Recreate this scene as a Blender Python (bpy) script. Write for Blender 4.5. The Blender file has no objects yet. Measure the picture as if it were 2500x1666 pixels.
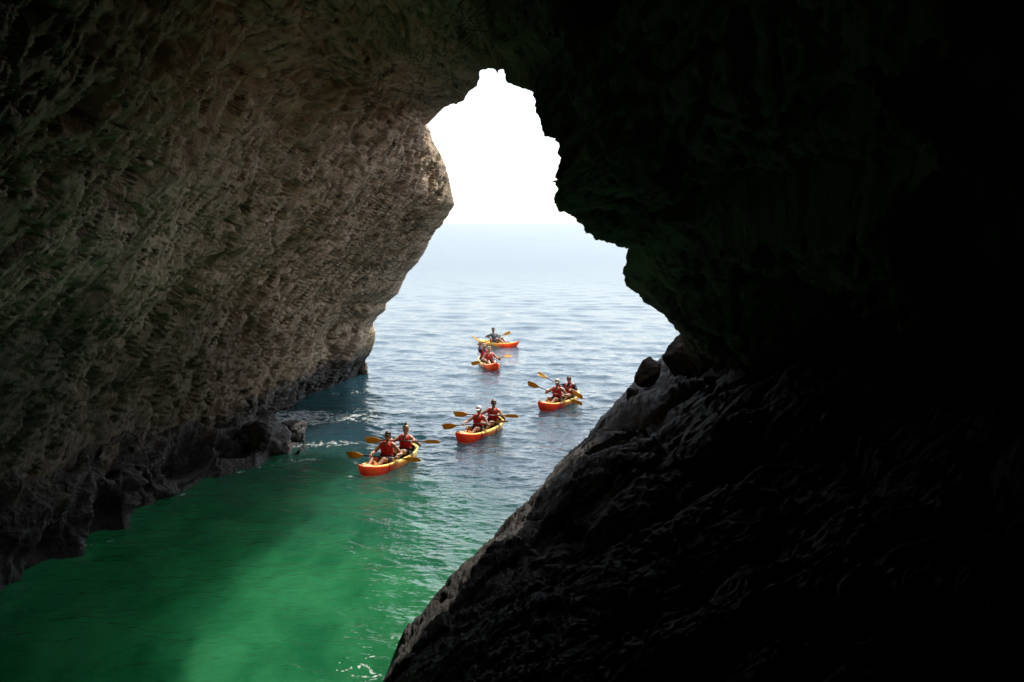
import bpy, bmesh, math, random
import numpy as np
from mathutils import Vector, Matrix, Euler

R = math.radians
scene = bpy.context.scene
col = scene.collection
rng = np.random.default_rng(7)
random.seed(7)

# ------------------------------------------------------------------ camera
H = 7.0                       # eye height above the water, metres
FPX = 2500 * 35.0 / 36.0      # focal length in photograph pixels
PITCH = math.atan((833 - 544.5) / FPX)
cam = bpy.data.cameras.new("camera")
cam.lens = 35.0
cam.sensor_width = 36.0
cam.clip_start = 0.1
cam.clip_end = 60000
camo = bpy.data.objects.new("camera", cam)
col.objects.link(camo)
camo.location = (0, 0, H)
camo.rotation_euler = (R(90) - PITCH, 0, 0)
scene.camera = camo

# ------------------------------------------------------------------ light
SUN_AZ, SUN_EL = R(36), R(52)         # azimuth to the right of straight ahead (+Y)
world = bpy.data.worlds.new("World")
scene.world = world
world.use_nodes = True
wn = world.node_tree
wn.nodes.clear()
sky = wn.nodes.new("ShaderNodeTexSky")
sky.sky_type = 'NISHITA'
sky.sun_disc = False
sky.sun_elevation = SUN_EL
sky.sun_rotation = SUN_AZ
sky.altitude = 0
sky.air_density = 1.0
sky.dust_density = 1.0
sky.ozone_density = 1.0
bg = wn.nodes.new("ShaderNodeBackground")
bg.inputs[1].default_value = 0.105
wo = wn.nodes.new("ShaderNodeOutputWorld")
hazy = wn.nodes.new("ShaderNodeMix")
hazy.data_type = 'RGBA'
hazy.inputs[0].default_value = 0.5
hazy.inputs[7].default_value = (6.4, 6.6, 6.9, 1)      # thin white summer haze over the blue
wn.links.new(sky.outputs[0], hazy.inputs[6])
wn.links.new(hazy.outputs[2], bg.inputs[0])
wn.links.new(bg.outputs[0], wo.inputs[0])

sun = bpy.data.lights.new("sun", 'SUN')
sun.energy = 2.5
sun.angle = R(0.5)
sun.color = (1.0, 0.93, 0.82)
suno = bpy.data.objects.new("sun", sun)
col.objects.link(suno)
sdir = Vector((math.sin(SUN_AZ) * math.cos(SUN_EL), math.cos(SUN_AZ) * math.cos(SUN_EL), math.sin(SUN_EL)))
suno.rotation_euler = sdir.to_track_quat('Z', 'Y').to_euler()
suno.location = sdir * 100

vs = scene.view_settings
vs.view_transform = 'Standard'
vs.look = 'None'
vs.gamma = 1.0
vs.use_curve_mapping = False
vs.exposure = 1.6
scene.cycles.use_denoising = True
scene.cycles.max_bounces = 8
scene.cycles.diffuse_bounces = 5
scene.cycles.glossy_bounces = 4
scene.cycles.transmission_bounces = 4
scene.cycles.sample_clamp_indirect = 6.0


# ------------------------------------------------------------------ measuring helpers
def ray(px, py):
    """direction seen at a photograph pixel, scaled so that its y is 1"""
    u = (px - 1250) / FPX
    v = (833 - py) / FPX
    c, s = math.cos(PITCH), math.sin(PITCH)
    d = np.array([u, c + v * s, -s + v * c])
    return d / d[1]


def on_level(px, py, z):
    d = ray(px, py)
    t = (z - H) / d[2]
    return np.array([d[0] * t, t, z])


def at_depth(px, py, y):
    d = ray(px, py)
    return np.array([d[0] * y, y, H + d[2] * y])


# ------------------------------------------------------------------ noise (numpy)
_perm = np.random.default_rng(3).permutation(256)
_perm = np.concatenate([_perm, _perm, _perm])
_grad = np.random.default_rng(4).normal(size=(256, 3))
_grad /= np.linalg.norm(_grad, axis=1)[:, None]


def perlin(x, y, z):
    xi, yi, zi = np.floor(x), np.floor(y), np.floor(z)
    xf, yf, zf = x - xi, y - yi, z - zi
    xi = xi.astype(np.int64) & 255
    yi = yi.astype(np.int64) & 255
    zi = zi.astype(np.int64) & 255
    u = xf * xf * xf * (xf * (xf * 6 - 15) + 10)
    v = yf * yf * yf * (yf * (yf * 6 - 15) + 10)
    w = zf * zf * zf * (zf * (zf * 6 - 15) + 10)
    res = 0
    for dx in (0, 1):
        wx = u if dx else 1 - u
        for dy in (0, 1):
            wy = v if dy else 1 - v
            for dz in (0, 1):
                wz = w if dz else 1 - w
                h = _perm[_perm[_perm[(xi + dx) & 255] + ((yi + dy) & 255)] + ((zi + dz) & 255)]
                g = _grad[h]
                res = res + wx * wy * wz * (g[..., 0] * (xf - dx) + g[..., 1] * (yf - dy) + g[..., 2] * (zf - dz))
    return res * 1.5


def fbm(x, y, z, octaves=4, gain=0.5):
    a, f, s, n = 1.0, 1.0, 0.0, 0.0
    for o in range(octaves):
        s = s + a * perlin(x * f + 17.3 * o, y * f + 5.1 * o, z * f + 9.7 * o)
        n += a
        a *= gain
        f *= 2.03
    return s / n


def ridged(x, y, z, octaves=4, gain=0.55):
    a, f, s, n = 1.0, 1.0, 0.0, 0.0
    for o in range(octaves):
        s = s + a * (1 - 2.2 * np.abs(perlin(x * f + 11.3 * o, y * f + 3.1 * o, z * f + 7.7 * o)))
        n += a
        a *= gain
        f *= 2.1
    return s / n


def worley(x, y, seed=0):
    """2-D cellular noise: nearest distance, second nearest, a value per cell"""
    xi, yi = np.floor(x).astype(np.int64), np.floor(y).astype(np.int64)
    f1 = np.full(x.shape, 9.0)
    f2 = np.full(x.shape, 9.0)
    cid = np.zeros(x.shape)
    for dx in (-1, 0, 1):
        for dy in (-1, 0, 1):
            cx, cy = xi + dx, yi + dy
            h = _perm[(_perm[(cx + seed) & 255] + cy) & 255]
            px = cx + 0.5 + 0.42 * _grad[h, 0] * 1.4
            py = cy + 0.5 + 0.42 * _grad[h, 1] * 1.4
            d = np.hypot(px - x, py - y)
            near = d < f1
            f2 = np.where(near, f1, np.minimum(f2, d))
            cid = np.where(near, h / 255.0, cid)
            f1 = np.where(near, d, f1)
    return f1, f2, cid


def sstep(a, b, x):
    t = np.clip((x - a) / (b - a), 0, 1)
    return t * t * (3 - 2 * t)


# ------------------------------------------------------------------ object helpers
def link(o, parent=None):
    col.objects.link(o)
    if parent is not None:
        o.parent = parent
    return o


def tag(o, label=None, cat=None, group=None, kind=None):
    if label:
        o["label"] = label
    if cat:
        o["category"] = cat
    if group:
        o["group"] = group
    if kind:
        o["kind"] = kind
    return o


def empty(name, loc, rz=0.0):
    o = bpy.data.objects.new(name, None)
    o.empty_display_size = 0.2
    o.location = loc
    o.rotation_euler = (0, 0, rz)
    return link(o)


def np_mesh(name, V, F, uv=None, smooth=True):
    me = bpy.data.meshes.new(name)
    V = np.asarray(V, dtype=np.float32).reshape(-1, 3)
    F = np.asarray(F, dtype=np.int32)
    n = F.shape[1]
    me.vertices.add(len(V))
    me.vertices.foreach_set("co", V.ravel())
    me.loops.add(F.size)
    me.loops.foreach_set("vertex_index", F.ravel())
    me.polygons.add(len(F))
    me.polygons.foreach_set("loop_start", np.arange(0, F.size, n, dtype=np.int32))
    me.polygons.foreach_set("loop_total", np.full(len(F), n, dtype=np.int32))
    me.update(calc_edges=True)
    if uv is not None:
        l = me.uv_layers.new(name="UVMap")
        l.data.foreach_set("uv", np.asarray(uv, dtype=np.float32).reshape(-1, 2)[F.ravel()].ravel())
    if smooth:
        me.polygons.foreach_set("use_smooth", np.ones(len(F), dtype=bool))
    me.update()
    return me


def grid_faces(n, m, flip=False):
    i = np.arange(n - 1)[:, None] * m + np.arange(m - 1)[None, :]
    i = i.ravel()
    F = np.stack([i, i + m, i + m + 1, i + 1], 1)
    return F[:, ::-1] if flip else F


def grid_normals(P):
    du = np.gradient(P, axis=0)
    dv = np.gradient(P, axis=1)
    n = np.cross(du, dv)
    n /= np.linalg.norm(n, axis=-1, keepdims=True) + 1e-9
    return n


def obj(name, me, mat, parent=None):
    o = bpy.data.objects.new(name, me)
    if mat is not None:
        me.materials.clear()
        me.materials.append(mat)
    return link(o, parent)


# ------------------------------------------------------------------ materials
class NT:
    def __init__(self, name):
        self.m = bpy.data.materials.new(name)
        self.m.use_nodes = True
        self.t = self.m.node_tree
        self.t.nodes.clear()
        self.out = self.n("ShaderNodeOutputMaterial")

    def n(self, typ, **kw):
        o = self.t.nodes.new(typ)
        for k, v in kw.items():
            setattr(o, k, v)
        return o

    def l(self, a, b):
        self.t.links.new(a, b)

    def math(self, op, a, b=None, clamp=False):
        o = self.n("ShaderNodeMath", operation=op, use_clamp=clamp)
        for i, v in enumerate((a, b)):
            if v is None:
                continue
            if isinstance(v, (int, float)):
                o.inputs[i].default_value = v
            else:
                self.l(v, o.inputs[i])
        return o.outputs[0]

    def mix(self, fac, a, b):
        o = self.n("ShaderNodeMix", data_type='RGBA')
        for idx, v in ((0, fac), (6, a), (7, b)):
            if isinstance(v, (int, float)):
                o.inputs[idx].default_value = v
            elif isinstance(v, tuple):
                o.inputs[idx].default_value = (*v, 1) if len(v) == 3 else v
            else:
                self.l(v, o.inputs[idx])
        return o.outputs[2]

    def ramp(self, fac, stops):
        o = self.n("ShaderNodeValToRGB")
        e = o.color_ramp.elements
        while len(e) < len(stops):
            e.new(0.5)
        for k, (p, c) in enumerate(stops):
            e[k].position = p
            e[k].color = (c, c, c, 1) if isinstance(c, (int, float)) else (*c, 1)
        self.l(fac, o.inputs[0])
        return o.outputs[0]

    def noise(self, vec, scale, detail=4, rough=0.55, dist=0.0):
        o = self.n("ShaderNodeTexNoise")
        o.inputs["Scale"].default_value = scale
        o.inputs["Detail"].default_value = detail
        o.inputs["Roughness"].default_value = rough
        o.inputs["Distortion"].default_value = dist
        self.l(vec, o.inputs["Vector"])
        return o.outputs["Fac"]

    def voro(self, vec, scale, feature='F1'):
        o = self.n("ShaderNodeTexVoronoi", feature=feature)
        o.inputs["Scale"].default_value = scale
        self.l(vec, o.inputs["Vector"])
        return o.outputs["Distance"]

    def mapping(self, vec, scale=(1, 1, 1), rot=(0, 0, 0)):
        o = self.n("ShaderNodeMapping")
        o.inputs["Scale"].default_value = scale
        o.inputs["Rotation"].default_value = rot
        self.l(vec, o.inputs["Vector"])
        return o.outputs[0]

    def bump(self, h, strength, dist, normal=None):
        o = self.n("ShaderNodeBump")
        o.inputs["Strength"].default_value = strength
        o.inputs["Distance"].default_value = dist
        self.l(h, o.inputs["Height"])
        if normal is not None:
            self.l(normal, o.inputs["Normal"])
        return o.outputs[0]

    def principled(self, base, rough=0.5, **kw):
        p = self.n("ShaderNodeBsdfPrincipled")
        if isinstance(base, tuple):
            p.inputs["Base Color"].default_value = (*base, 1)
        else:
            self.l(base, p.inputs["Base Color"])
        if isinstance(rough, (int, float)):
            p.inputs["Roughness"].default_value = rough
        else:
            self.l(rough, p.inputs["Roughness"])
        for k, v in kw.items():
            p.inputs[k.replace("_", " ")].default_value = v
        self.l(p.outputs[0], self.out.inputs[0])
        return p


def rock_material(name, pale, mid, dark, algae, use_uv, tide=True, spec=0.25, bump=1.0, tide_z=1.15, darken=False, base_rough=0.85):
    t = NT(name)
    tc = t.n("ShaderNodeTexCoord")
    ob = tc.outputs["Object"]
    grain = t.mapping(tc.outputs["UV"], (0.32, 1.0, 1.0)) if use_uv else t.mapping(ob, (1, 1, 1.3), (0, R(25), R(15)))
    big = t.noise(ob, 0.22, 5, 0.6, 0.6)
    med = t.noise(grain, 1.1, 6, 0.7, 0.2)
    fine = t.noise(grain, 5.0, 8, 0.75, 0.1)
    pits = t.voro(grain, 2.6)
    base = t.mix(t.ramp(med, [(0.32, 0.0), (0.62, 1.0)]), mid, pale)
    base = t.mix(t.ramp(fine, [(0.38, 0.95), (0.50, 0.0)]), base, dark)
    alg = t.math('MULTIPLY', t.ramp(big, [(0.45, 0.0), (0.6, 1.0)]), t.ramp(t.noise(ob, 1.3, 4), [(0.4, 0.2), (0.65, 0.9)]))
    base = t.mix(alg, base, algae)
    if darken:                             # darker, browner beds on the right hand side; darker tone low on the left
        at = t.n("ShaderNodeAttribute", attribute_name="dark_tone")
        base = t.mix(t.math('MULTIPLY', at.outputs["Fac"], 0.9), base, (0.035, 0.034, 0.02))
    rough = base_rough
    if tide:
        sep = t.n("ShaderNodeSeparateXYZ")
        t.l(tc.outputs["Object"], sep.inputs[0])
        edge = t.math('ADD', sep.outputs[2], t.math('MULTIPLY', t.math('SUBTRACT', t.noise(ob, 1.4, 5), 0.5), 1.6))
        mr = t.n("ShaderNodeMapRange")
        mr.inputs["From Min"].default_value = tide_z - 0.25
        mr.inputs["From Max"].default_value = tide_z + 0.25
        mr.inputs["To Min"].default_value = 1
        mr.inputs["To Max"].default_value = 0
        t.l(edge, mr.inputs["Value"])
        base = t.mix(mr.outputs[0], base, t.mix(t.ramp(fine, [(0.35, 0.0), (0.65, 1.0)]), (0.012, 0.010, 0.009), (0.055, 0.042, 0.034)))
        rough = t.math('SUBTRACT', base_rough, t.math('MULTIPLY', mr.outputs[0], 0.4))
    p = t.principled(base, rough)
    p.inputs["Specular IOR Level"].default_value = spec
    h = t.math('ADD', t.math('MULTIPLY', fine, 0.6), t.math('MULTIPLY', t.ramp(pits, [(0.0, 0.0), (0.35, 1.0)]), 0.55))
    h = t.math('ADD', h, t.math('MULTIPLY', t.noise(grain, 12.0, 6, 0.75), 0.5))
    t.l(t.bump(h, 1.0, 0.2 * bump), p.inputs["Normal"])
    return t.m


M = {}
M['limestone'] = rock_material("limestone", (0.70, 0.535, 0.38), (0.46, 0.335, 0.23), (0.075, 0.053, 0.036), (0.26, 0.21, 0.11), True, darken=True)
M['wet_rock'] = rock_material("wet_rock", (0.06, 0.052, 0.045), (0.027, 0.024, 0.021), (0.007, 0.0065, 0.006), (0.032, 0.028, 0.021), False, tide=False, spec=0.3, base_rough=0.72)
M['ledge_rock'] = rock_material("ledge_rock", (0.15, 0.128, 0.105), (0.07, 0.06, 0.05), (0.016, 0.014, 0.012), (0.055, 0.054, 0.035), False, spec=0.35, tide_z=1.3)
M['tip_rock'] = rock_material("tip_rock", (0.34, 0.27, 0.2), (0.18, 0.13, 0.09), (0.04, 0.03, 0.025), (0.12, 0.1, 0.05), False, tide=False)


def plain(name, colr, rough=0.5, var=0.12, spec=0.5, **kw):
    t = NT(name)
    tc = t.n("ShaderNodeTexCoord")
    nz = t.noise(tc.outputs["Object"], 14.0, 3)
    dark = tuple(c * (1 - var * 2) for c in colr)
    lite = tuple(min(1, c * (1 + var)) for c in colr)
    p = t.principled(t.mix(nz, dark, lite), rough, **kw)
    p.inputs["Specular IOR Level"].default_value = spec
    return t.m


def skin(name, colr):
    t = NT(name)
    tc = t.n("ShaderNodeTexCoord")
    nz = t.noise(tc.outputs["Object"], 9.0, 3)
    p = t.principled(t.mix(nz, tuple(c * 0.88 for c in colr), colr), 0.42)
    p.inputs["Subsurface Weight"].default_value = 0.15
    p.inputs["Subsurface Radius"].default_value = (0.02, 0.008, 0.004)
    p.inputs["Subsurface Scale"].default_value = 0.5
    return t.m


M['skin_tan'] = skin("skin_tan", (0.40, 0.21, 0.125))
M['skin_fair'] = skin("skin_fair", (0.50, 0.29, 0.19))
M['skin_brown'] = skin("skin_brown", (0.30, 0.155, 0.09))
M['vest_red'] = plain("vest_red", (0.62, 0.028, 0.026), 0.75, 0.2, 0.2)
M['vest_coral'] = plain("vest_coral", (0.68, 0.075, 0.06), 0.75, 0.2, 0.2)
M['black_web'] = plain("black_webbing", (0.014, 0.013, 0.014), 0.7)
M['pale_web'] = plain("pale_trim", (0.55, 0.42, 0.4), 0.7)
M['shorts_black'] = plain("shorts_black", (0.018, 0.018, 0.02), 0.85)
M['shorts_grey'] = plain("shorts_grey", (0.09, 0.09, 0.1), 0.85)
M['navy'] = plain("navy_cloth", (0.02, 0.027, 0.07), 0.85)
M['grey_shirt'] = plain("grey_cloth", (0.13, 0.14, 0.16), 0.9)
M['cap_white'] = plain("cap_white", (0.78, 0.78, 0.78), 0.8, 0.04)
M['cap_cream'] = plain("cap_cream", (0.68, 0.62, 0.5), 0.8, 0.05)
M['cap_brown'] = plain("cap_brown", (0.36, 0.24, 0.18), 0.8, 0.08)
M['hair_dark'] = plain("hair_dark", (0.03, 0.02, 0.013), 0.5, 0.3)
M['hair_blond'] = plain("hair_blond", (0.42, 0.29, 0.14), 0.5, 0.25)
M['hair_brown'] = plain("hair_brown", (0.10, 0.06, 0.035), 0.5, 0.3)
M['hair_grey'] = plain("hair_grey", (0.16, 0.13, 0.11), 0.5, 0.3)
M['lens'] = plain("dark_lens", (0.008, 0.008, 0.01), 0.08, 0.0, 0.8)
M['eye'] = plain("eye_dark", (0.02, 0.012, 0.01), 0.2)
M['lip'] = plain("lip", (0.30, 0.09, 0.07), 0.5)
M['shoe_red'] = plain("shoe_red", (0.62, 0.05, 0.035), 0.6)
M['shaft'] = plain("paddle_shaft", (0.02, 0.02, 0.022), 0.3)
M['strap_red'] = plain("seat_red", (0.62, 0.03, 0.03), 0.7)
M['bottle'] = plain("yellow_float", (0.75, 0.6, 0.05), 0.4)
M['rope'] = plain("bungee_cord", (0.03, 0.028, 0.025), 0.7)

t = NT("paddle_blade")
tc = t.n("ShaderNodeTexCoord")
nz = t.noise(tc.outputs["Object"], 7.0, 3)
bc = t.mix(nz, (0.50, 0.25, 0.01), (0.68, 0.38, 0.02))
p = t.principled(bc, 0.35)
tr = t.n("ShaderNodeBsdfTranslucent")
t.l(bc, tr.inputs[0])
ms = t.n("ShaderNodeMixShader")
ms.inputs[0].default_value = 0.28
t.l(p.outputs[0], ms.inputs[1])
t.l(tr.outputs[0], ms.inputs[2])
t.l(ms.outputs[0], t.out.inputs[0])
M['blade'] = t.m

# kayak plastic: yellow moulded into red towards the bow
t = NT("kayak_plastic")
tc = t.n("ShaderNodeTexCoord")
sep = t.n("ShaderNodeSeparateXYZ")
t.l(tc.outputs["Object"], sep.inputs[0])
nz = t.math('MULTIPLY', t.math('SUBTRACT', t.noise(tc.outputs["Object"], 2.2, 4), 0.5), 0.35)
gun = t.math('ADD', 0.188, t.math('MULTIPLY', t.math('POWER', t.math('MAXIMUM', t.math('DIVIDE', sep.outputs[0], 1.65), 0.0), 2.6), 0.155))
side = t.n("ShaderNodeMapRange", interpolation_type='SMOOTHSTEP')
side.inputs["From Min"].default_value = -0.012
side.inputs["From Max"].default_value = 0.03
t.l(t.math('SUBTRACT', gun, sep.outputs[2]), side.inputs["Value"])
mr = t.n("ShaderNodeMapRange", interpolation_type='SMOOTHSTEP')
mr.inputs["From Min"].default_value = 0.95
mr.inputs["From Max"].default_value = 1.6
t.l(t.math('ADD', t.math('ADD', sep.outputs[0], t.math('MULTIPLY', side.outputs[0], 1.0)), nz), mr.inputs["Value"])
redn = t.ramp(t.noise(tc.outputs["Object"], 1.4, 2), [(0.42, 0.0), (0.6, 1.0)])
red = t.mix(redn, (0.92, 0.075, 0.05), (0.94, 0.19, 0.035))
p = t.principled(t.mix(mr.outputs[0], (0.93, 0.64, 0.17), red), 0.36)
p.inputs["Specular IOR Level"].default_value = 0.45
p.inputs["Subsurface Weight"].default_value = 0.6
p.inputs["Subsurface Radius"].default_value = (0.25, 0.08, 0.02)
p.inputs["Subsurface Scale"].default_value = 1.0
M['kayak'] = t.m

# sea water: green and shallow in the cave, deep blue-grey outside
t = NT("sea_water")
tc = t.n("ShaderNodeTexCoord")
geo = t.n("ShaderNodeNewGeometry")
pos = geo.outputs["Position"]
sep = t.n("ShaderNodeSeparateXYZ")
t.l(pos, sep.inputs[0])
along = t.math('ADD', sep.outputs[1], t.math('MULTIPLY', sep.outputs[0], 0.9))
along = t.math('ADD', along, t.math('MULTIPLY', t.math('SUBTRACT', t.noise(pos, 0.12, 4), 0.5), 10))
mr = t.n("ShaderNodeMapRange", interpolation_type='SMOOTHSTEP')
mr.inputs["From Min"].default_value = 14
mr.inputs["From Max"].default_value = 29
t.l(along, mr.inputs["Value"])
streak = t.noise(t.mapping(pos, (0.9, 0.45, 1.0), (0, 0, R(-35))), 1.0, 6, 0.65, 0.5)
patch = t.ramp(streak, [(0.34, 0.0), (0.66, 1.0)])
green = t.mix(patch, (0.006, 0.088, 0.033), (0.02, 0.158, 0.06))
deep = (0.014, 0.04, 0.055)
far = t.n("ShaderNodeMapRange", interpolation_type='SMOOTHSTEP')
far.inputs["From Min"].default_value = 1.55
far.inputs["From Max"].default_value = 2.25
far.inputs["To Min"].default_value = 0.03
far.inputs["To Max"].default_value = 0.25
t.l(t.math('LOGARITHM', sep.outputs[1], 10.0), far.inputs["Value"])
p = t.principled(t.mix(mr.outputs[0], green, deep), far.outputs[0])
p.inputs["IOR"].default_value = 1.333
p.inputs["Specular IOR Level"].default_value = 0.33
p.subsurface_method = 'BURLEY'
p.inputs["Subsurface Weight"].default_value = 0.92
p.inputs["Subsurface Radius"].default_value = (0.5, 1.0, 0.8)
p.inputs["Subsurface Scale"].default_value = 6.0
rip = t.mapping(pos, (1.0, 1.8, 1.0), (0, 0, R(-14)))
h = t.math('ADD', t.noise(rip, 2.4, 3, 0.5, 0.5), t.math('MULTIPLY', t.noise(rip, 7.0, 2, 0.5, 0.3), 0.35))
cal = t.n("ShaderNodeMapRange", interpolation_type='SMOOTHSTEP')
cal.inputs["From Min"].default_value = 14
cal.inputs["From Max"].default_value = 34
cal.inputs["To Min"].default_value = 0.9
cal.inputs["To Max"].default_value = 1.0
t.l(sep.outputs[1], cal.inputs["Value"])
h = t.math('MULTIPLY', h, cal.outputs[0])
t.l(t.bump(h, 1.0, 0.045), p.inputs["Normal"])
M['sea'] = t.m

t = NT("sea_foam")
tc = t.n("ShaderNodeTexCoord")
p = t.principled((0.62, 0.67, 0.67), 0.7)
tp = t.n("ShaderNodeBsdfTransparent")
ms = t.n("ShaderNodeMixShader")
t.l(t.ramp(t.noise(tc.outputs["Object"], 7.0, 6, 0.7), [(0.36, 0.05), (0.64, 0.8)]), ms.inputs[0])
t.l(tp.outputs[0], ms.inputs[1])
t.l(p.outputs[0], ms.inputs[2])
t.l(ms.outputs[0], t.out.inputs[0])
M['foam'] = t.m

# ------------------------------------------------------------------ cave shell
# rim of the opening as photograph pixels and its distance along the view, metres
RIM = [
    (888, 922, 46.5), (892, 882, 46.2), (898, 872, 46), (911, 849, 45.8), (917, 830, 45.6), (917, 811, 45.4), (911, 796, 45.2),
    (913, 786, 45), (942, 754, 44.6), (944, 740, 44.5), (972, 717, 44.2), (980, 700, 44), (992, 674, 43.8), (999, 663, 43.6),
    (1018, 643, 43.2), (1037, 617, 42.8), (1049, 590, 42.4), (1066, 563, 42), (1076, 552, 41.8), (1103, 513, 41.2),
    (1109, 498, 41), (1104, 475, 40.6), (1099, 444, 40.2), (1089, 406, 39.5), (1072, 372, 39), (1060, 353, 38.5), (1049, 318, 38),
    (1041, 307, 37.5), (1060, 287, 36.4), (1080, 268, 35.2), (1099, 256, 33.8), (1114, 256, 32.6), (1133, 243, 31), (1145, 224, 29.6),
    (1162, 213, 28.2), (1171, 192, 27), (1166, 178, 24.4), (1191, 166, 22), (1202, 168, 21.2), (1210, 179, 20.8), (1217, 171, 20.5),
    (1229, 170, 19.0), (1233, 184, 18.5), (1238, 201, 18.0), (1260, 213, 17.5), (1302, 224, 16.2), (1304, 234, 16.0), (1305, 272, 15.8),
    (1315, 288, 15.6), (1325, 330, 15.4), (1338, 339, 15.3), (1359, 345, 15.1), (1360, 368, 15.1), (1363, 402, 15.0), (1361, 425, 14.9),
    (1353, 437, 14.8), (1355, 464, 15.0), (1353, 498, 15.2), (1361, 515, 15.4), (1382, 519, 15.6), (1397, 529, 16.0), (1405, 531, 16.3),
    (1411, 548, 16.6), (1432, 567, 17.0), (1458, 586, 17.3), (1481, 590, 17.6), (1501, 596, 18.0), (1516, 607, 18.3), (1533, 609, 18.7),
    (1529, 624, 19.1), (1531, 640, 19.4), (1522, 651, 19.8), (1520, 666, 20.3), (1524, 678, 20.8), (1527, 700, 21.2), (1550, 715, 21.7),
    (1566, 729, 22.2), (1573, 742, 22.8), (1585, 744, 23.4), (1604, 757, 24.0), (1627, 777, 24.6), (1638, 790, 25.3), (1657, 815, 25.9),
    (1665, 835, 26.6), (1700, 900, 27.6), (1760, 1000, 28),
]
# where the shell ends behind the camera: (rim pixel, x, z) at y = -8
ENDS = [((888, 922), -11.5, -1.0), ((917, 811), -10.6, 3.0), ((1109, 498), -7.6, 9.0), ((1041, 307), -5.6, 11.5), ((1171, 192), -2.5, 13.5),
        ((1229, 170), 0.5, 14.0), ((1305, 272), 3.5, 13.5), ((1353, 498), 7.0, 11.0), ((1527, 700), 9.0, 7.0), ((1665, 835), 10.0, 3.0),
        ((1760, 1000), 10.5, -0.5)]


def build_shell():
    pts = np.array([at_depth(*p) for p in RIM])
    pts = np.vstack([[pts[0][0] - 0.8, 46.8, -2.5], pts])
    pix = [(870, 1000)] + [(p[0], p[1]) for p in RIM]
    seg = np.linalg.norm(np.diff(np.array(pix, float), axis=0), axis=1)
    S = np.concatenate([[0], np.cumsum(seg)])
    eS, eX, eZ = [0.0], [-12.0], [-3.0]
    for (q, x, z) in ENDS:
        eS.append(S[pix.index(q)])
        eX.append(x)
        eZ.append(z)
    ns = 1150
    s = np.linspace(0, S[-1], ns)
    rim = np.stack([np.interp(s, S, pts[:, k]) for k in range(3)], 1)
    # crumbly edge, a few centimetres
    for k, amp in ((0, 0.035), (2, 0.035)):
        rim[:, k] += amp * fbm(s * 0.05 + 50 * k, s * 0 + 3.3, s * 0 + k, 4, 0.5) * 2
    ex = np.interp(s, eS, eX)
    ez = np.interp(s, eS, eZ)
    ker = np.hanning(181)
    ker /= ker.sum()
    ex = np.convolve(np.pad(ex, 90, mode='edge'), ker, 'valid')
    ez = np.convolve(np.pad(ez, 90, mode='edge'), ker, 'valid')
    soft = np.stack([np.convolve(np.pad(rim[:, k], 90, mode='edge'), ker, 'valid') for k in range(3)], 1)
    u = np.linspace(0, 1, 430)
    t = 0.74 * (1 - (1 - u) ** 1.55)
    t = np.concatenate([t, np.linspace(0.745, 1.0, 30)])
    nt = len(t)
    g = 1 - (1 - t) ** 2.6
    P = np.zeros((ns, nt, 3))
    bl = sstep(0.0, 0.22, t)[None, :, None]
    Rm = rim[:, None, :] * (1 - bl) + soft[:, None, :] * bl
    close = 1 - 0.66 * sstep(0.36, 0.95, t)[None, :]
    P[:, :, 0] = (Rm[:, :, 0] + (ex[:, None] - Rm[:, :, 0]) * g[None, :]) * (1 - (1 - close) * sstep(2.0, 9.0, ez)[:, None])
    P[:, :, 2] = (Rm[:, :, 2] + (ez[:, None] - Rm[:, :, 2]) * g[None, :] - H) * np.where(ez[:, None] > H, close, 1) + H
    P[:, :, 1] = Rm[:, :, 1] + (-8 - Rm[:, :, 1]) * t[None, :]
    # metres along the ring (at mid depth) and along the tunnel
    mid = P[:, 200]
    a = np.concatenate([[0], np.cumsum(np.linalg.norm(np.diff(mid, axis=0), axis=1))])
    A = np.repeat(a[:, None], nt, 1)
    B = P[:, :, 1]
    N = grid_normals(P)
    ctr = np.array([0, 0, H])
    inward = ctr[None, None, :] - P
    inward[:, :, 1] = 0
    flip = np.sign((N * inward).sum(-1))[..., None]
    flip = np.where(np.median(flip) < 0, -1, 1)
    N = N * flip
    fade = sstep(0.0, 0.05, t)[None, :]
    fade2 = sstep(0.0, 0.03, t)[None, :] * 0.85 + 0.15
    right = sstep(S[pix.index((1229, 170))], S[pix.index((1305, 272))], s)[:, None]
    C = B - 0.55 * A                  # streaks climb towards the opening
    o0 = A * 0
    disp = 0.75 * fbm(A * 0.16, B * 0.14, o0 + 2.0, 3) * fade
    disp = disp + 0.34 * fbm(A * 0.35, C * 0.6, o0 + 5.0, 4, 0.55) * fade
    X3, Y3, Z3 = P[..., 0], P[..., 1], P[..., 2]
    wa = A * 0.8 + 0.35 * perlin(A * 1.1, C * 1.5, o0)
    wc = C * 1.7 + 0.35 * perlin(A * 1.1, C * 1.5, o0 + 9)
    f1, f2, cid = worley(wa, wc)
    much = 0.25 + 1.3 * sstep(-0.35, 0.4, fbm(A * 0.22, C * 0.3, o0 + 15, 3))
    disp = disp - 0.34 * much * sstep(0.45, 0.0, f1) * (cid > 0.55) * (0.4 + cid * 0.8) * fade2
    wa = A * 2.1 + 0.35 * perlin(A * 2.4, C * 3.0, o0)
    wc = C * 3.6 + 0.35 * perlin(A * 2.4, C * 3.0, o0 + 9)
    f1b, f2b, cidb = worley(wa, wc, 31)
    disp = disp - 0.24 * much * sstep(0.5, 0.0, f1b) * (cidb > 0.5) * (0.3 + cidb) * fade2
    wa = A * 3.4 + 0.4 * perlin(A * 5, C * 6.0, o0)
    wc = C * 8.5 + 0.4 * perlin(A * 5, C * 6.0, o0 + 9)
    f1c, f2c, cidc = worley(wa, wc, 63)
    disp = disp - 0.12 * sstep(0.5, 0.0, f1c) * (cidc > 0.45) * fade2
    disp = disp + 0.09 * ridged(A * 0.45, C * 2.2, o0 + 1.0, 6, 0.66) * fade2
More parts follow.
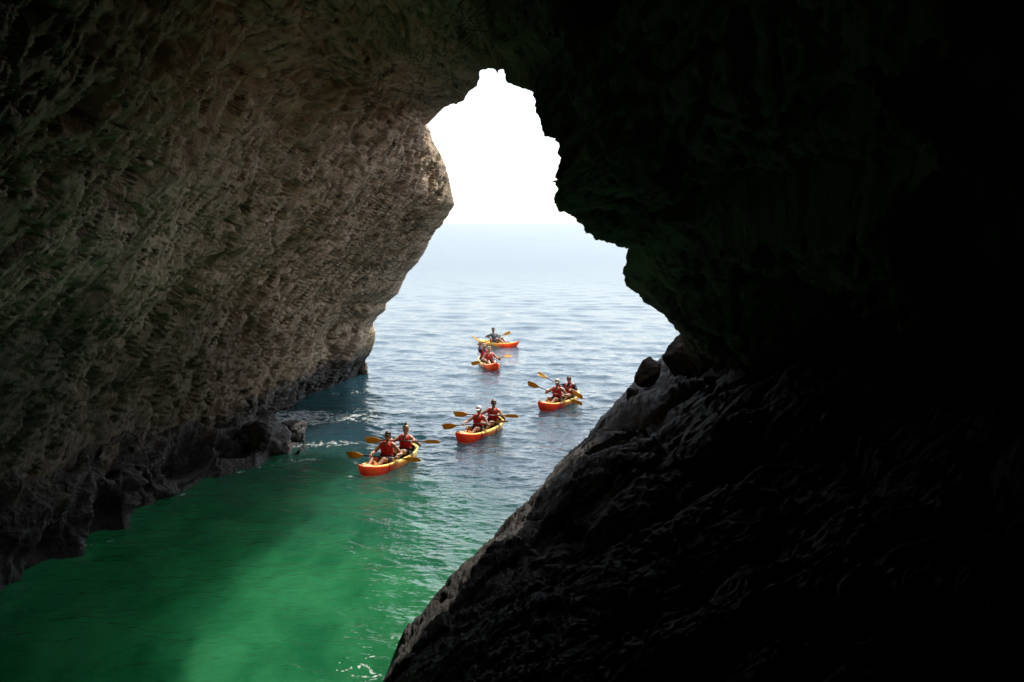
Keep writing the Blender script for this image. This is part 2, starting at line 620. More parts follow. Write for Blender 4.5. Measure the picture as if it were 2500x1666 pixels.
    disp = disp + 0.13 * fbm(A * 1.2, C * 2.2, o0 + 8.0, 6, 0.74) * fade2
    crack = np.abs(perlin(A * 0.28 + 0.3 * perlin(A, C, o0), C * 0.42, o0 + 11))
    disp = disp - 0.22 * sstep(0.03, 0.0, crack) * fade2
    # blocky ledges on the right hand wall and the lintel
    g1, g2, gid = worley(A * 0.22 + 0.35 * perlin(A * .3, B * .3, A * 0 + 4), B * 0.3 + 0.35 * perlin(A * .3, B * .3, A * 0 + 6), 77)
    disp = disp + right * fade * (1.7 * (gid - 0.6) * sstep(0.0, 0.08, g2 - g1))
    disp = disp - (1 - sstep(0.0, 0.07, t)[None, :]) * np.maximum(disp, 0) * 0.9
    P = P + N * disp[..., None]
    # outer cliff face: the rock outside the opening
    lat = rim.copy()
    lat[:, 1] = 0
    lat[:, 2] -= 6.0
    lat[:, 0] -= -0.5
    lat /= np.linalg.norm(lat, axis=1)[:, None]
    ker = np.hanning(81)
    ker /= ker.sum()
    for k in (0, 2):
        lat[:, k] = np.convolve(np.pad(lat[:, k], 40, mode='edge'), ker, 'valid')
    e = np.array([32, 24, 17, 12, 8, 5, 3, 1.6, 0.9, 0.45, 0.2, 0.08])
    O = rim[:, None, :] + lat[:, None, :] * e[None, :, None]
    O[:, :, 1] = rim[:, None, 1] + 0.25 * np.minimum(e, 1.2)[None, :]
    O = O + (0.05 * e[None, :] * fbm(O[..., 0] * .4, O[..., 1] * .4, O[..., 2] * .4, 3))[..., None] * np.array([0, -1.0, 0])
    P = np.concatenate([O, P], 1)
    ne = len(e)
    A = np.concatenate([np.repeat(a[:, None], ne, 1), A], 1)
    B = np.concatenate([rim[:, None, 1] + e[None, :], B], 1)
    # closed end behind the camera
    back = P[:, -1:].copy()
    Pb = np.concatenate([back * (1 - w) + np.array([0, -9.0, 5.0]) * w for w in (0.5, 1.0)], 1)
    P = np.concatenate([P, Pb], 1)
    A = np.concatenate([A, A[:, -2:]], 1)
    B = np.concatenate([B, B[:, -2:] - 3], 1)
    n, m = P.shape[:2]
    i1 = int(np.searchsorted(s, S[pix.index((1162, 213))]))
    i2 = int(np.searchsorted(s, S[pix.index((1302, 224))]))
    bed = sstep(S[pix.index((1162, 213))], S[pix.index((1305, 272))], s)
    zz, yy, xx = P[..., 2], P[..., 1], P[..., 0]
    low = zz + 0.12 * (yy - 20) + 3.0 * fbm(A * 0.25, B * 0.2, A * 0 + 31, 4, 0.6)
    low_dark = 0.8 * sstep(7.0, 3.2, low) * sstep(40, 27, yy) * (xx < 0)  # left wall colour goes darker low down, edge broken by noise
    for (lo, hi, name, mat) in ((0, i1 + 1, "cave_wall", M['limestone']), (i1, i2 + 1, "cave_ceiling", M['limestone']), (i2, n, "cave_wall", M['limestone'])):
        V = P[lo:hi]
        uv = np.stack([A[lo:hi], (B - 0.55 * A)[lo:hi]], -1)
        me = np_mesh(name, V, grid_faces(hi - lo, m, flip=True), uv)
        at = me.attributes.new("dark_tone", 'FLOAT', 'POINT')
        at.data.foreach_set("value", (np.clip(bed[lo:hi, None] * 0.5 + low_dark[lo:hi], 0, 1)).ravel().astype(np.float32))
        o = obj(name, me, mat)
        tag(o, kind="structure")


build_shell()

# ------------------------------------------------------------------ boulder slope on the right
EDGE_PX = [(1525, 975), (1508, 997), (1493, 1012), (1481, 1027), (1466, 1046), (1447, 1064), (1432, 1083), (1416, 1109), (1405, 1123), (1386, 1146),
           (1372, 1161), (1359, 1169), (1328, 1201), (1305, 1226), (1288, 1251), (1286, 1264), (1262, 1288), (1230, 1335), (1190, 1367), (1147, 1407),
           (1121, 1436), (1089, 1483), (1053, 1524), (1031, 1544), (1017, 1566), (988, 1588), (959, 1606), (939, 1638), (934, 1666)]
EDGE = np.array([on_level(x, y, 0.12) for x, y in EDGE_PX])[::-1]
EY = np.concatenate([[-12, 8.0], EDGE[:, 1], [44, 60]])
EX = np.concatenate([[-6.5, -2.6], EDGE[:, 0], [EDGE[-1, 0] + 2.2, EDGE[-1, 0] + 9]])


def edge_x(y):
    return np.interp(y, EY, EX)


def slope_base(x, y):
    d = (x - edge_x(y)) * 0.95
    rise = np.where(d < 0, d * 1.6, 0.75 * (1 - np.exp(-np.maximum(d, 0) / 0.35)) + 0.52 * np.maximum(d, 0))
    return rise + 0.03 * np.maximum(0, 12 - y) * np.clip(d, 0, 4) / 4


def slope_z(x, y):
    d = (x - edge_x(y)) * 0.95
    k = sstep(-0.05, 0.8, d)
    k2 = 0.12 + 0.88 * sstep(0.0, 0.35, d)
    z = slope_base(x, y)
    z = z + 0.55 * fbm(x * 0.3, y * 0.3, x * 0 + 7.0, 3) * sstep(0.5, 3.0, d)
    wx = x + 0.25 * perlin(x * 1.2, y * 1.2, x * 0)
    wy = y + 0.25 * perlin(x * 1.2, y * 1.2, x * 0 + 5)
    sc = 0.62
    f1, f2, c = worley(wx * sc, wy * sc, 11)
    z = z + 0.7 * sstep(0.2, 2.2, d) * (0.25 + 0.75 * c) * np.sqrt(np.clip(1 - (f1 / 0.75) ** 2, 0, 1))
    f1, f2, c = worley(wx * 2.3, wy * 1.6, 55)
    z = z + 0.15 * k2 * (0.1 + 0.9 * c) * np.sqrt(np.clip(1 - (f1 / 0.8) ** 2, 0, 1))
    z = z + 0.09 * k2 * ridged((x + 0.3 * y) * 1.8, (y - 0.3 * x) * 1.8, z * 1.8, 6, 0.68)
    f1, f2, c = worley(wx * 4.5, wy * 3.6, 23)
    z = z + 0.09 * k2 * (c - 0.4) * sstep(0.0, 0.2, f2 - f1)
    z = z + 0.08 * k2 * fbm(x * 6, y * 6, z * 6, 5, 0.7)
    return z


def build_slope():
    y = np.concatenate([np.linspace(-9, 5, 60), 1 / np.linspace(1 / 5.05, 1 / 32.0, 640), np.linspace(32.4, 44, 40)])
    d = np.concatenate([np.linspace(-1.5, -0.3, 8), np.linspace(-0.26, 3.0, 210), np.linspace(3.03, 14, 260)])
    X = edge_x(y)[:, None] + d[None, :]
    # smooth the line away from the edge so the rows do not kink
    Y = np.repeat(y[:, None], len(d), 1)
    Z = slope_z(X, Y)
    V = np.stack([X, Y, Z], -1)
    me = np_mesh("rock_slope", V, grid_faces(len(y), len(d), flip=True))
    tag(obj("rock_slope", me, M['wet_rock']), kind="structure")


build_slope()


def rock_mesh(name, size, seed, sub=5, rough=0.28, blocky=0.5):
    bm = bmesh.new()
    bmesh.ops.create_icosphere(bm, subdivisions=sub, radius=1)
    V = np.array([v.co[:] for v in bm.verts])
    F = np.array([[v.index for v in f.verts] for f in bm.faces])
    bm.free()
    # cut by a few planes so that it has facets
    rs = np.random.default_rng(seed)
    for _ in range(20):
        n = rs.normal(size=3)
        n /= np.linalg.norm(n)
        c = rs.uniform(0.42, 0.8)
        d = V @ n
        V = V - np.where(d > c, (d - c) * blocky, 0)[:, None] * n
    q = V + seed * 3.7
    r = 1 + rough * fbm(q[:, 0] * 1.1, q[:, 1] * 1.1, q[:, 2] * 1.1, 4) + 0.14 * ridged(q[:, 0] * 1.8, q[:, 1] * 1.8, q[:, 2] * 1.8, 5, 0.62)
    r = r + 0.05 * fbm(q[:, 0] * 9, q[:, 1] * 9, q[:, 2] * 9, 3)
    V = V * r[:, None] * np.array(size)
    return np_mesh(name, V, F)


def hit_slope(px, py):
    d = ray(px, py)
    ys = np.linspace(4, 40, 1500)
    z = H + d[2] * ys
    zz = slope_base(d[0] * ys, ys)
    idx = np.argmax(z < zz)
    yy = ys[idx] if idx else 28.0
    return np.array([d[0] * yy, yy, H + d[2] * yy])


def boulder(loc, size, rz, seed, label, mat='wet_rock', name="boulder", group=None, tilt=0.0, blocky=0.5, rough=0.28):
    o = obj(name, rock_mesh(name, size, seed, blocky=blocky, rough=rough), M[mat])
    o.location = loc
    o.rotation_euler = (tilt, tilt * 0.5, rz)
    tag(o, label, "boulder", group)
    return o


G1 = "dark boulders on the right hand slope"
c = at_depth(1587, 908, 29.5)
boulder(c, (0.56, 0.55, 0.56), 0.4, 2, "angular black boulder standing against the sea at the top of the right slope", group=G1, blocky=0.9, rough=0.2)
c = at_depth(1548, 968, 30.2)
boulder(c, (0.33, 0.34, 0.3), 1.4, 5, "small black rock at the foot of the angular skyline boulder", group=G1, blocky=0.8)
c = at_depth(1694, 884, 28.0)
boulder(c, (0.95, 0.9, 0.85), 0.9, 9, "wide black block under the overhang, behind the angular skyline boulder", group=G1, blocky=0.8)
for (x, y, w, asp, seed, lab) in [
    (1622, 1010, 125, 0.55, 12, "flat topped dark boulder just below the skyline boulders"),
    (1690, 1092, 130, 0.6, 14, "rounded dark boulder with a pale upper edge midway up the slope"),
    (1583, 1110, 80, 0.65, 17, "small round boulder near the water edge of the slope"),
    (1665, 1180, 130, 0.6, 21, "broad smooth boulder in the middle of the dark slope"),
    (1755, 1195, 110, 0.7, 23, "upright boulder to the right of the broad smooth one"),
    (1815, 1240, 165, 0.5, 26, "long low boulder with a glossy rim, deep in the shade"),
    (1575, 1290, 170, 0.55, 29, "large humped boulder with bright wet crest near the slope centre"),
    (1735, 1300, 130, 0.65, 31, "hollowed boulder with a dished top in the shade"),
    (1940, 1255, 90, 0.8, 33, "small pale edged boulder farthest to the right among the shaded ones"),
    (1620, 1450, 250, 0.5, 37, "huge dark boulder in the lower foreground with a thin light crest"),
]:
    b = hit_slope(x, y)
    r = w / FPX * b[1] * 0.5
    boulder(b + np.array([0, 0, r * asp * 0.25]), (r, r * 0.9, r * asp), seed * 0.7, seed, lab, group=G1, tilt=0.15)

def shade_block(foot, z0, z1, seed, mat):
    """added shade caster, out of view: a rough rock mass over a plan outline, from z0 up to z1"""
    foot = np.array(foot, float)
    nxt = np.roll(foot, -1, axis=0)
    ring = np.concatenate([a + (b - a) * np.linspace(0, 1, 40, endpoint=False)[:, None] for a, b in zip(foot, nxt)])
    c = foot.mean(0)
    lev = np.linspace(z0, z1, 60)
    k, m = len(lev), len(ring)
    V = np.zeros((k + 2, m + 1, 3))
    rr = np.vstack([ring, ring[:1]])
    out = rr - c
    out /= np.linalg.norm(out, axis=1)[:, None]
    for i, z in enumerate(lev):
        V[i + 1, :, :2] = rr
        V[i + 1, :, 2] = z
    n = 0.7 * fbm(V[..., 0] * .25, V[..., 1] * .25, V[..., 2] * .25 + seed, 4) + 0.25 * ridged(V[..., 0] * .8, V[..., 1] * .8, V[..., 2] * .5 + seed, 4)
    V[1:-1, :, 0] += out[None, :, 0] * n[1:-1]
    V[1:-1, :, 1] += out[None, :, 1] * n[1:-1]
    V[0] = [c[0], c[1], z0]
    V[-1] = [c[0], c[1], z1 + 2]
    me = np_mesh("shade_rock", V, grid_faces(k + 2, m + 1), V[..., :2])
    tag(obj("shade_rock", me, M[mat]), kind="structure")


shade_block([(-4.5, 26), (1.3, 26), (2.0, 38.5), (-4.5, 41)], 14.8, 27, 3, 'limestone')  # added overhang mass, unseen, casts shade on the left water
shade_block([(5.6, 28.3), (8.2, 41), (18, 42), (18, 26), (9, 24)], -2, 11.2, 8, 'limestone')  # added headland mass, unseen, keeps the sun off the right slope

# ------------------------------------------------------------------ rock ledge along the left wall
LEDGE_W = [(-200, 1560), (0, 1440), (60, 1412), (130, 1375), (190, 1352), (212, 1338), (222, 1312), (300, 1290), (308, 1262), (330, 1243), (420, 1207),
           (500, 1172), (560, 1152), (640, 1132), (690, 1110), (712, 1092), (745, 1075)]
LEDGE_T = [(-200, 1075), (0, 1055), (60, 1050), (130, 1052), (190, 1048), (212, 1045), (222, 1042), (300, 1020), (308, 1018), (330, 1015), (420, 995),
           (500, 985), (560, 990), (640, 1010), (690, 1025), (712, 1035), (745, 1050)]


def build_ledge():
    w = np.array([on_level(x, y, 0.0) for x, y in LEDGE_W])
    k = len(w)
    # top edge: where the shelf runs into the wall
    tops = []
    for (x, y), ww in zip(LEDGE_T, w):
        d = ray(x, y)
        wall_x = np.interp(ww[1], [12, 18, 22, 31, 46], [-11.0, -10.6, -10.2, -8.9, -6.8])
        yy = min(max(wall_x / d[0], ww[1] - 3), ww[1] + 6) if d[0] < -0.02 else ww[1]
        tops.append([d[0] * yy, yy, H + d[2] * yy])
    tp = np.array(tops)
    seg = np.concatenate([[0], np.cumsum(np.linalg.norm(np.diff(w, axis=0), axis=1))])
    n = 620
    s = np.linspace(0, seg[-1], n)
    W = np.stack([np.interp(s, seg, w[:, j]) for j in range(3)], 1)
    T = np.stack([np.interp(s, seg, tp[:, j]) for j in range(3)], 1)
    ker = np.hanning(41)
    ker /= ker.sum()
    for j in range(3):
        T[:, j] = np.convolve(np.pad(T[:, j], 20, mode='edge'), ker, 'valid')
    q = np.concatenate([np.linspace(-0.25, 0, 8)[:-1], np.linspace(0, 1, 230), np.linspace(1.02, 1.5, 14)])
    m = len(q)
    P = W[:, None, :] + (T - W)[:, None, :] * q[None, :, None]
    prof = np.where(q < 0, q * 3.0, np.where(q > 1, 1.0 + 0.3 * (q - 1), 0.42 * (1 - np.exp(-np.clip(q, 0, 9) / 0.16)) + 0.58 * np.clip(q, 0, 9)))
    P[:, :, 2] = T[:, None, 2] * prof[None, :] + np.where(q < 0, q * 2.0, 0)[None, :]
    S2 = np.repeat(s[:, None], m, 1)
    L = np.linalg.norm((T - W), axis=1)[:, None] * q[None, :]
    N = grid_normals(P)
    if np.median(N[:, 40:200, 2]) < 0:
        N = -N
    k = 0.4 + 0.6 * sstep(0.0, 0.15, q)[None, :]
    amp = sstep(0, 1.5, seg[-1] - s)[:, None] * 0.4 + 0.6
    X3, Y3, Z3 = P[..., 0], P[..., 1], P[..., 2]
    arc = np.cumsum(np.linalg.norm(np.diff(P, axis=1, prepend=P[:, :1]), axis=2), axis=1)
    wx = S2 + 0.5 * perlin(X3 * .8, Y3 * .8, Z3 * .8)
    wy = arc + 0.5 * perlin(X3 * .8, Y3 * .8, Z3 * .8 + 8)
    f1, f2, c = worley(wx * 0.5, wy * 0.62, 19)
    D = -0.75 * sstep(0.5, 0.12, f1) * (c > 0.35) * k * amp
    D = D + 0.22 * sstep(0.35, 0.02, f2 - f1) * k * amp
    D = D + 0.45 * fbm(X3 * 0.55, Y3 * 0.55, Z3 * 0.55, 4) * k
    D = D + 0.26 * ridged(X3 * 1.0, Y3 * 1.0, Z3 * 0.7, 5, 0.62) * k * amp
    f1, f2, c = worley(wx * 2.0, wy * 1.7, 91)
    D = D - 0.16 * sstep(0.5, 0.05, f1) * k
    D = D + 0.06 * fbm(X3 * 6, Y3 * 6, Z3 * 5, 4, 0.65)
    P = P + N * D[..., None]
    F = grid_faces(n, m)
    me = np_mesh("rock_ledge", P, F)
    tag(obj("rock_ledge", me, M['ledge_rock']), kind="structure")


build_ledge()
c = on_level(722, 1078, 0.0)
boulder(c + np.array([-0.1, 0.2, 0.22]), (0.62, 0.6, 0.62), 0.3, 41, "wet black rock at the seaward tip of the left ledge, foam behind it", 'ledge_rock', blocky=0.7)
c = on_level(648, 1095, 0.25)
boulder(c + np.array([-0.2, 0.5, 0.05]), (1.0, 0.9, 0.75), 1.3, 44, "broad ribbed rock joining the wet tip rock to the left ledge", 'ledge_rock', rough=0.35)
c = on_level(890, 912, 0.0)
boulder(c + np.array([-0.05, -0.1, 0.2]), (0.26, 0.4, 0.5), 0.5, 47, "small sunlit brown rock at the waterline where the left wall ends", 'tip_rock')


# ------------------------------------------------------------------ the sea
def wave_set(n, lam_min, lam_max, seed, mean_dir, spread):
    r = np.random.default_rng(seed)
    lam = np.exp(r.uniform(np.log(lam_min), np.log(lam_max), n))
    th = mean_dir + r.normal(size=n) * spread
    return lam, th, r.uniform(0, 2 * np.pi, n)


WL, WT, WP = wave_set(130, 0.18, 4.0, 12, R(-104), 0.55)


KAYAK_SPOTS = []
for _b, _s in (((872, 1140), (1023, 1078)), ((1119.6, 1056.7), (1218, 1018)), ((1322.6, 980.6), (1399, 956)), ((1211.7, 888), (1176, 868)), ((1263.5, 833), (1177, 826))):
    _p, _q = on_level(*_b, 0.36), on_level(*_s, 0.36)
    KAYAK_SPOTS.append(((_p[0] + _q[0]) / 2, (_p[1] + _q[1]) / 2, math.atan2(_p[1] - _q[1], _p[0] - _q[0])))


def sea_height(X, Y, spacing):
    z = np.zeros(X.shape)
    rough = 0.62 + 0.38 * sstep(16, 33, Y)
    rough = rough * (0.8 + 0.5 * fbm(X * 0.12, Y * 0.09, X * 0 + 3, 2))
    sig = 0.2
    for lam, th, ph in zip(WL, WT, WP):
        k = 2 * np.pi / lam
        a = sig * math.sqrt(2 / len(WL)) / k * (1.2 if lam < 1.4 else 0.55)
        at = np.clip((lam / spacing - 2.0) / 2.0, 0, 1)
        z += a * at * np.cos(k * (math.cos(th) * X + math.sin(th) * Y) + ph)
    z = z * rough
    for (kx, ky, ka) in KAYAK_SPOTS:      # ripples running away from each hull
        al = np.clip((X - kx) * math.cos(ka) + (Y - ky) * math.sin(ka), -1.5, 1.5)
        d = np.hypot(X - kx - al * math.cos(ka), Y - ky - al * math.sin(ka))
        near = (d < 4.5) * np.exp(-d / 1.3) * sstep(0.1, 0.45, d) * (0.6 + 0.8 * perlin(X * 0.7, Y * 0.7, X * 0 + 2))
        z = z + 0.016 * near * np.cos(2 * np.pi * d / 0.42 + 1.5 * perlin(X, Y, X * 0))
    return z


def build_sea():
    y = np.concatenate([np.linspace(-10, 11.5, 90), 1 / np.linspace(1 / 11.6, 1 / 20000.0, 1150)])
    u = np.concatenate([np.linspace(-3.0, -0.6, 70), np.linspace(-0.597, 0.2, 720), np.linspace(0.205, 3.0, 120)])
    # fan-shaped grid, always a little wider than the cave
    reach = np.maximum(np.abs(y), 8.0)
    X = u[None, :] * reach[:, None]
    Y = np.repeat(y[:, None], len(u), 1)
    sp = np.maximum(np.gradient(y)[:, None], np.gradient(u)[None, :] * reach[:, None] * 0.9)
    Z = sea_height(X, Y, np.abs(sp) + 1e-3)
    me = np_mesh("sea", np.stack([X, Y, Z], -1), grid_faces(len(y), len(u), flip=True))
    tag(obj("sea", me, M['sea']), kind="structure")


build_sea()


def foam_patch(cx, cy, rx, ry, rz, seed, thr):
    n, m = int(2 * rx / 0.022), int(2 * ry / 0.03)
    a, b = np.meshgrid(np.linspace(-1, 1, n), np.linspace(-1, 1, m), indexing='ij')
    x = cx + (a * rx * math.cos(rz) - b * ry * math.sin(rz))
    y = cy + (a * rx * math.sin(rz) + b * ry * math.cos(rz))
    wx = x + 0.18 * perlin(x * 2.1, y * 2.1, x * 0 + seed)
    wy = y + 0.18 * perlin(x * 2.1, y * 2.1, x * 0 + seed + 5)
    lace = np.abs(perlin(wx * 2.6, wy * 2.0, x * 0 + seed)) + 0.6 * np.abs(perlin(wx * 6, wy * 5, x * 0 + seed + 2)) + 0.22 * perlin(x * 17, y * 13, x * 0 + 4)
    keep = lace + 0.55 * (a * a + b * b) ** 1.3 + 0.25 * fbm(x * .8, y * .8, x * 0 + seed, 3) < thr
    z = sea_height(x, y, np.full(x.shape, 0.1)) + 0.012
    V = np.stack([x, y, z], -1).reshape(-1, 3)
    F = grid_faces(n, m)
    kf = keep[:-1, :-1].ravel()
    F = F[kf]
    used, inv = np.unique(F, return_inverse=True)
    return V[used], inv.reshape(F.shape)


Vs, Fs, off = [], [], 0
for (px, py, rx, ry, rz, sd, thr) in [(728, 1022, 1.7, 1.5, 0.1, 3, 0.62), (790, 1085, 1.9, 0.8, 0.2, 9, 0.27), (868, 1015, 1.5, 2.2, 0.2, 85, 0.2), (735, 1125, 1.0, 0.35, 0.4, 14, 0.27), (560, 1158, 1.3, 0.22, 0.5, 21, 0.22),  # patch off the nearest kayak: foam flecks also standing in for sun glitter
                                      (885, 1640, 0.7, 0.9, 0.3, 33, 0.17), (985, 1575, 0.5, 0.6, 0.9, 39, 0.15), (840, 960, 1.6, 0.5, 0.3, 45, 0.2), (425, 1212, 1.0, 0.2, 0.6, 61, 0.2), (640, 1142, 1.0, 0.2, 0.5, 67, 0.22), (255, 1325, 0.7, 0.2, 0.6, 71, 0.18), (690, 1090, 0.9, 0.4, 0.2, 77, 0.24), (960, 862, 2.4, 0.6, 0.1, 52, 0.14)]:
    c = on_level(px, py, 0)
    v, f = foam_patch(c[0], c[1], rx, ry, rz, sd, thr)
    if len(f):
        Vs.append(v)
        Fs.append(f + off)
        off += len(v)
me = np_mesh("foam", np.vstack(Vs), np.vstack(Fs))
tag(obj("foam", me, M['foam']), "lacy white sea foam washing round the ledge rocks and slope edge, with flecks for water glitter", "foam", kind="stuff")


# ------------------------------------------------------------------ solid-shape builder (fused by voxel remesh)
class Solid:
    def __init__(self):
        self.bm = bmesh.new()

    def ball(self, c, r, rot=None, sub=3):
        r = (r, r, r) if isinstance(r, (int, float)) else r
        mt = Matrix.Translation(Vector(c)) @ (rot.to_4x4() if rot is not None else Matrix.Identity(4)) @ Matrix.Diagonal((*r, 1))
        bmesh.ops.create_icosphere(self.bm, subdivisions=sub, radius=1, matrix=mt)

    def limb(self, a, b, ra, rb, seg=14):
        a, b = Vector(a), Vector(b)
        d = b - a
        if d.length < 1e-5:
            return
        self.ball(a, ra, sub=2)
        self.ball(b, rb, sub=2)
        q = d.to_track_quat('Z', 'Y').to_matrix().to_4x4()
        bmesh.ops.create_cone(self.bm, cap_ends=True, segments=seg, radius1=ra, radius2=rb, depth=d.length,
                              matrix=Matrix.Translation((a + b) / 2) @ q)

    def chain(self, pts, rad):
        for i in range(len(pts) - 1):
            self.limb(pts[i], pts[i + 1], rad[i], rad[i + 1], 10)

    def box(self, c, size, rot=None):
        mt = Matrix.Translation(Vector(c)) @ (rot.to_4x4() if rot is not None else Matrix.Identity(4)) @ Matrix.Diagonal((*size, 1))
        bmesh.ops.create_cube(self.bm, size=1, matrix=mt)

    def done(self, name, mat, parent, voxel=None, smooth=4):
        me = bpy.data.meshes.new(name)
        self.bm.to_mesh(me)
        self.bm.free()
        if voxel:
            tmp = bpy.data.objects.new("tmp", me)
            col.objects.link(tmp)
            md = tmp.modifiers.new("r", 'REMESH')
            md.mode = 'VOXEL'
            md.voxel_size = voxel
            if smooth:
                sm = tmp.modifiers.new("s", 'SMOOTH')
                sm.factor = 0.5
                sm.iterations = smooth
            dg = bpy.context.evaluated_depsgraph_get()
            new = bpy.data.meshes.new_from_object(tmp.evaluated_get(dg))
            bpy.data.objects.remove(tmp)
            bpy.data.meshes.remove(me)
            me = new
            me.name = name
        me.polygons.foreach_set("use_smooth", np.ones(len(me.polygons), dtype=bool))
        return obj(name, me, mat, parent)


# ------------------------------------------------------------------ kayaks
KL = 3.3


def kayak_section(u, L):
    """outline points of the hull at station u in -1..1 (bow = +1): list of (half width, height)"""
    au = abs(u)
    w = 0.385 * max(0.0, 1 - au ** 2.5) ** 0.72 + 0.012
    zg = 0.215 + (0.155 if u > 0 else 0.12) * au ** 2.6
    zk = -0.09 + 0.22 * au ** 7
    if au > 0.93:
        zk += (au - 0.93) * 2.6
    # cockpit floor
    well = float(sstep(0.74, 0.60, np.array(u))) * float(sstep(-0.86, -0.72, np.array(u)))
    # a raised thwart between the two seats
    thw = math.exp(-((u + 0.27) / 0.055) ** 2) * 0.5 + math.exp(-((u - 0.40) / 0.04) ** 2) * 0.25
    depth = 0.17 * well * (1 - thw)
    crown = 0.045 * (1 - well)
    pts = [(0.0, zk), (w * 0.30, zk + 0.004), (w * 0.62, zk + 0.03), (w * 0.86, zk + 0.09 * (1 - au * .5)), (w * 0.97, (zk + zg) * 0.5 + 0.01),
           (w * 1.0, zg - 0.05), (w * 0.985, zg - 0.018), (w * 0.93, zg), (w * 0.86, zg + 0.006), (w * 0.79, zg - 0.004 - depth * 0.12 + crown * .3),
           (w * 0.72, zg - depth * 0.6 + crown * 0.5), (w * 0.64, zg - depth * 0.93 + crown * 0.7), (w * 0.4, zg - depth + crown * .9), (0.0, zg - depth + crown)]
    return pts


def build_hull_mesh():
    us = np.concatenate([np.linspace(-1, -0.9, 9)[:-1], np.linspace(-0.9, 0.9, 90), np.linspace(0.9, 1, 9)[1:]])
    rows = []
    for u in us:
        p = kayak_section(float(u), KL)
        half = [(y, z) for y, z in p]
        ring = half + [(-y, z) for y, z in half[-2:0:-1]]
        # raked ends: the keel is shorter than the gunwale
        zk, zg = p[0][1], p[7][1]
        row = []
        for y, z in ring:
            f = (zg - z) / max(zg - zk, 0.05)
            x = u * KL / 2 - math.copysign(1, u) * 0.17 * max(0.0, f) * sstep(0.6, 1.0, np.array(abs(u)))
            row.append((float(x), y, z))
        rows.append(row)
    V = np.array(rows)
    n, m = V.shape[:2]
    F = []
    for i in range(n - 1):
        for j in range(m):
            F.append((i * m + j, i * m + (j + 1) % m, (i + 1) * m + (j + 1) % m, (i + 1) * m + j))
    me = bpy.data.meshes.new("hull")
    bm = bmesh.new()
    vs_ = [bm.verts.new(v) for v in V.reshape(-1, 3)]
    for f in F:
        bm.faces.new([vs_[k] for k in f])
    bm.faces.new([vs_[k] for k in range(m)])
    bm.faces.new([vs_[(n - 1) * m + k] for k in range(m - 1, -1, -1)])
    bmesh.ops.recalc_face_normals(bm, faces=bm.faces)
    for f in bm.faces:
        f.smooth = True
    bm.to_mesh(me)
    bm.free()
    return me


HULL = build_hull_mesh()
SEATS = (0.165, -0.92)
SEAT_Z = 0.075


def rim_at(x):
    p = kayak_section(x / (KL / 2), KL)
    return p[7]


def make_kayak(loc, rz, label, seats, scale=1.0, back_mat='black_web'):
    root = empty("kayak", loc, rz)
    root.scale = (scale, scale, scale)
    tag(root, label, "kayak", "orange and yellow kayaks on the sea")
    obj("hull", HULL, M['kayak'], root)
    for x in (KL / 2 - 0.10, -KL / 2 + 0.10):
        s = Solid()
        _, zg = rim_at(x)
        zz = zg + 0.045
        s.chain([(x, -0.07, zz - 0.03), (x + 0.015, -0.03, zz + 0.02), (x + 0.015, 0.03, zz + 0.02), (x, 0.07, zz - 0.03)], [0.013] * 4)
        s.done("carry_handle", M['black_web'], root)
    for x in seats:
        # moulded seat pad and folding backrest
        s = Solid()
        s.ball((x - 0.02, 0, SEAT_Z - 0.01), (0.24, 0.2, 0.035))
        st = s.done("seat", M['black_web'], root)
        s = Solid()
        rot = Euler((0, R(-14), 0)).to_matrix()
        s.ball((x - 0.27, 0, SEAT_Z + 0.19), (0.032, 0.2, 0.15), rot)
        bk = s.done("backrest", M[back_mat], root)
        for sg in (-1, 1):
            s = Solid()
            w, zg = rim_at(x + 0.2)
            s.chain([(x - 0.26, sg * 0.19, SEAT_Z + 0.2), (x - 0.02, sg * 0.27, SEAT_Z + 0.17), (x + 0.2, sg * w * 0.95, zg + 0.01)], [0.011, 0.009, 0.009])
            s.done("backrest_strap", M['black_web'], root)
    # paddle-keeper cords lying over the gunwale
    for x in (0.62, -0.45):
        p = kayak_section(x / (KL / 2), KL)
        for sg in (-1, 1):
            s = Solid()
            s.chain([(x, sg * (y + 0.004), z) for y, z in p[3:10]], [0.007] * 7)
            s.done("cord", M['rope'], root)
    return root


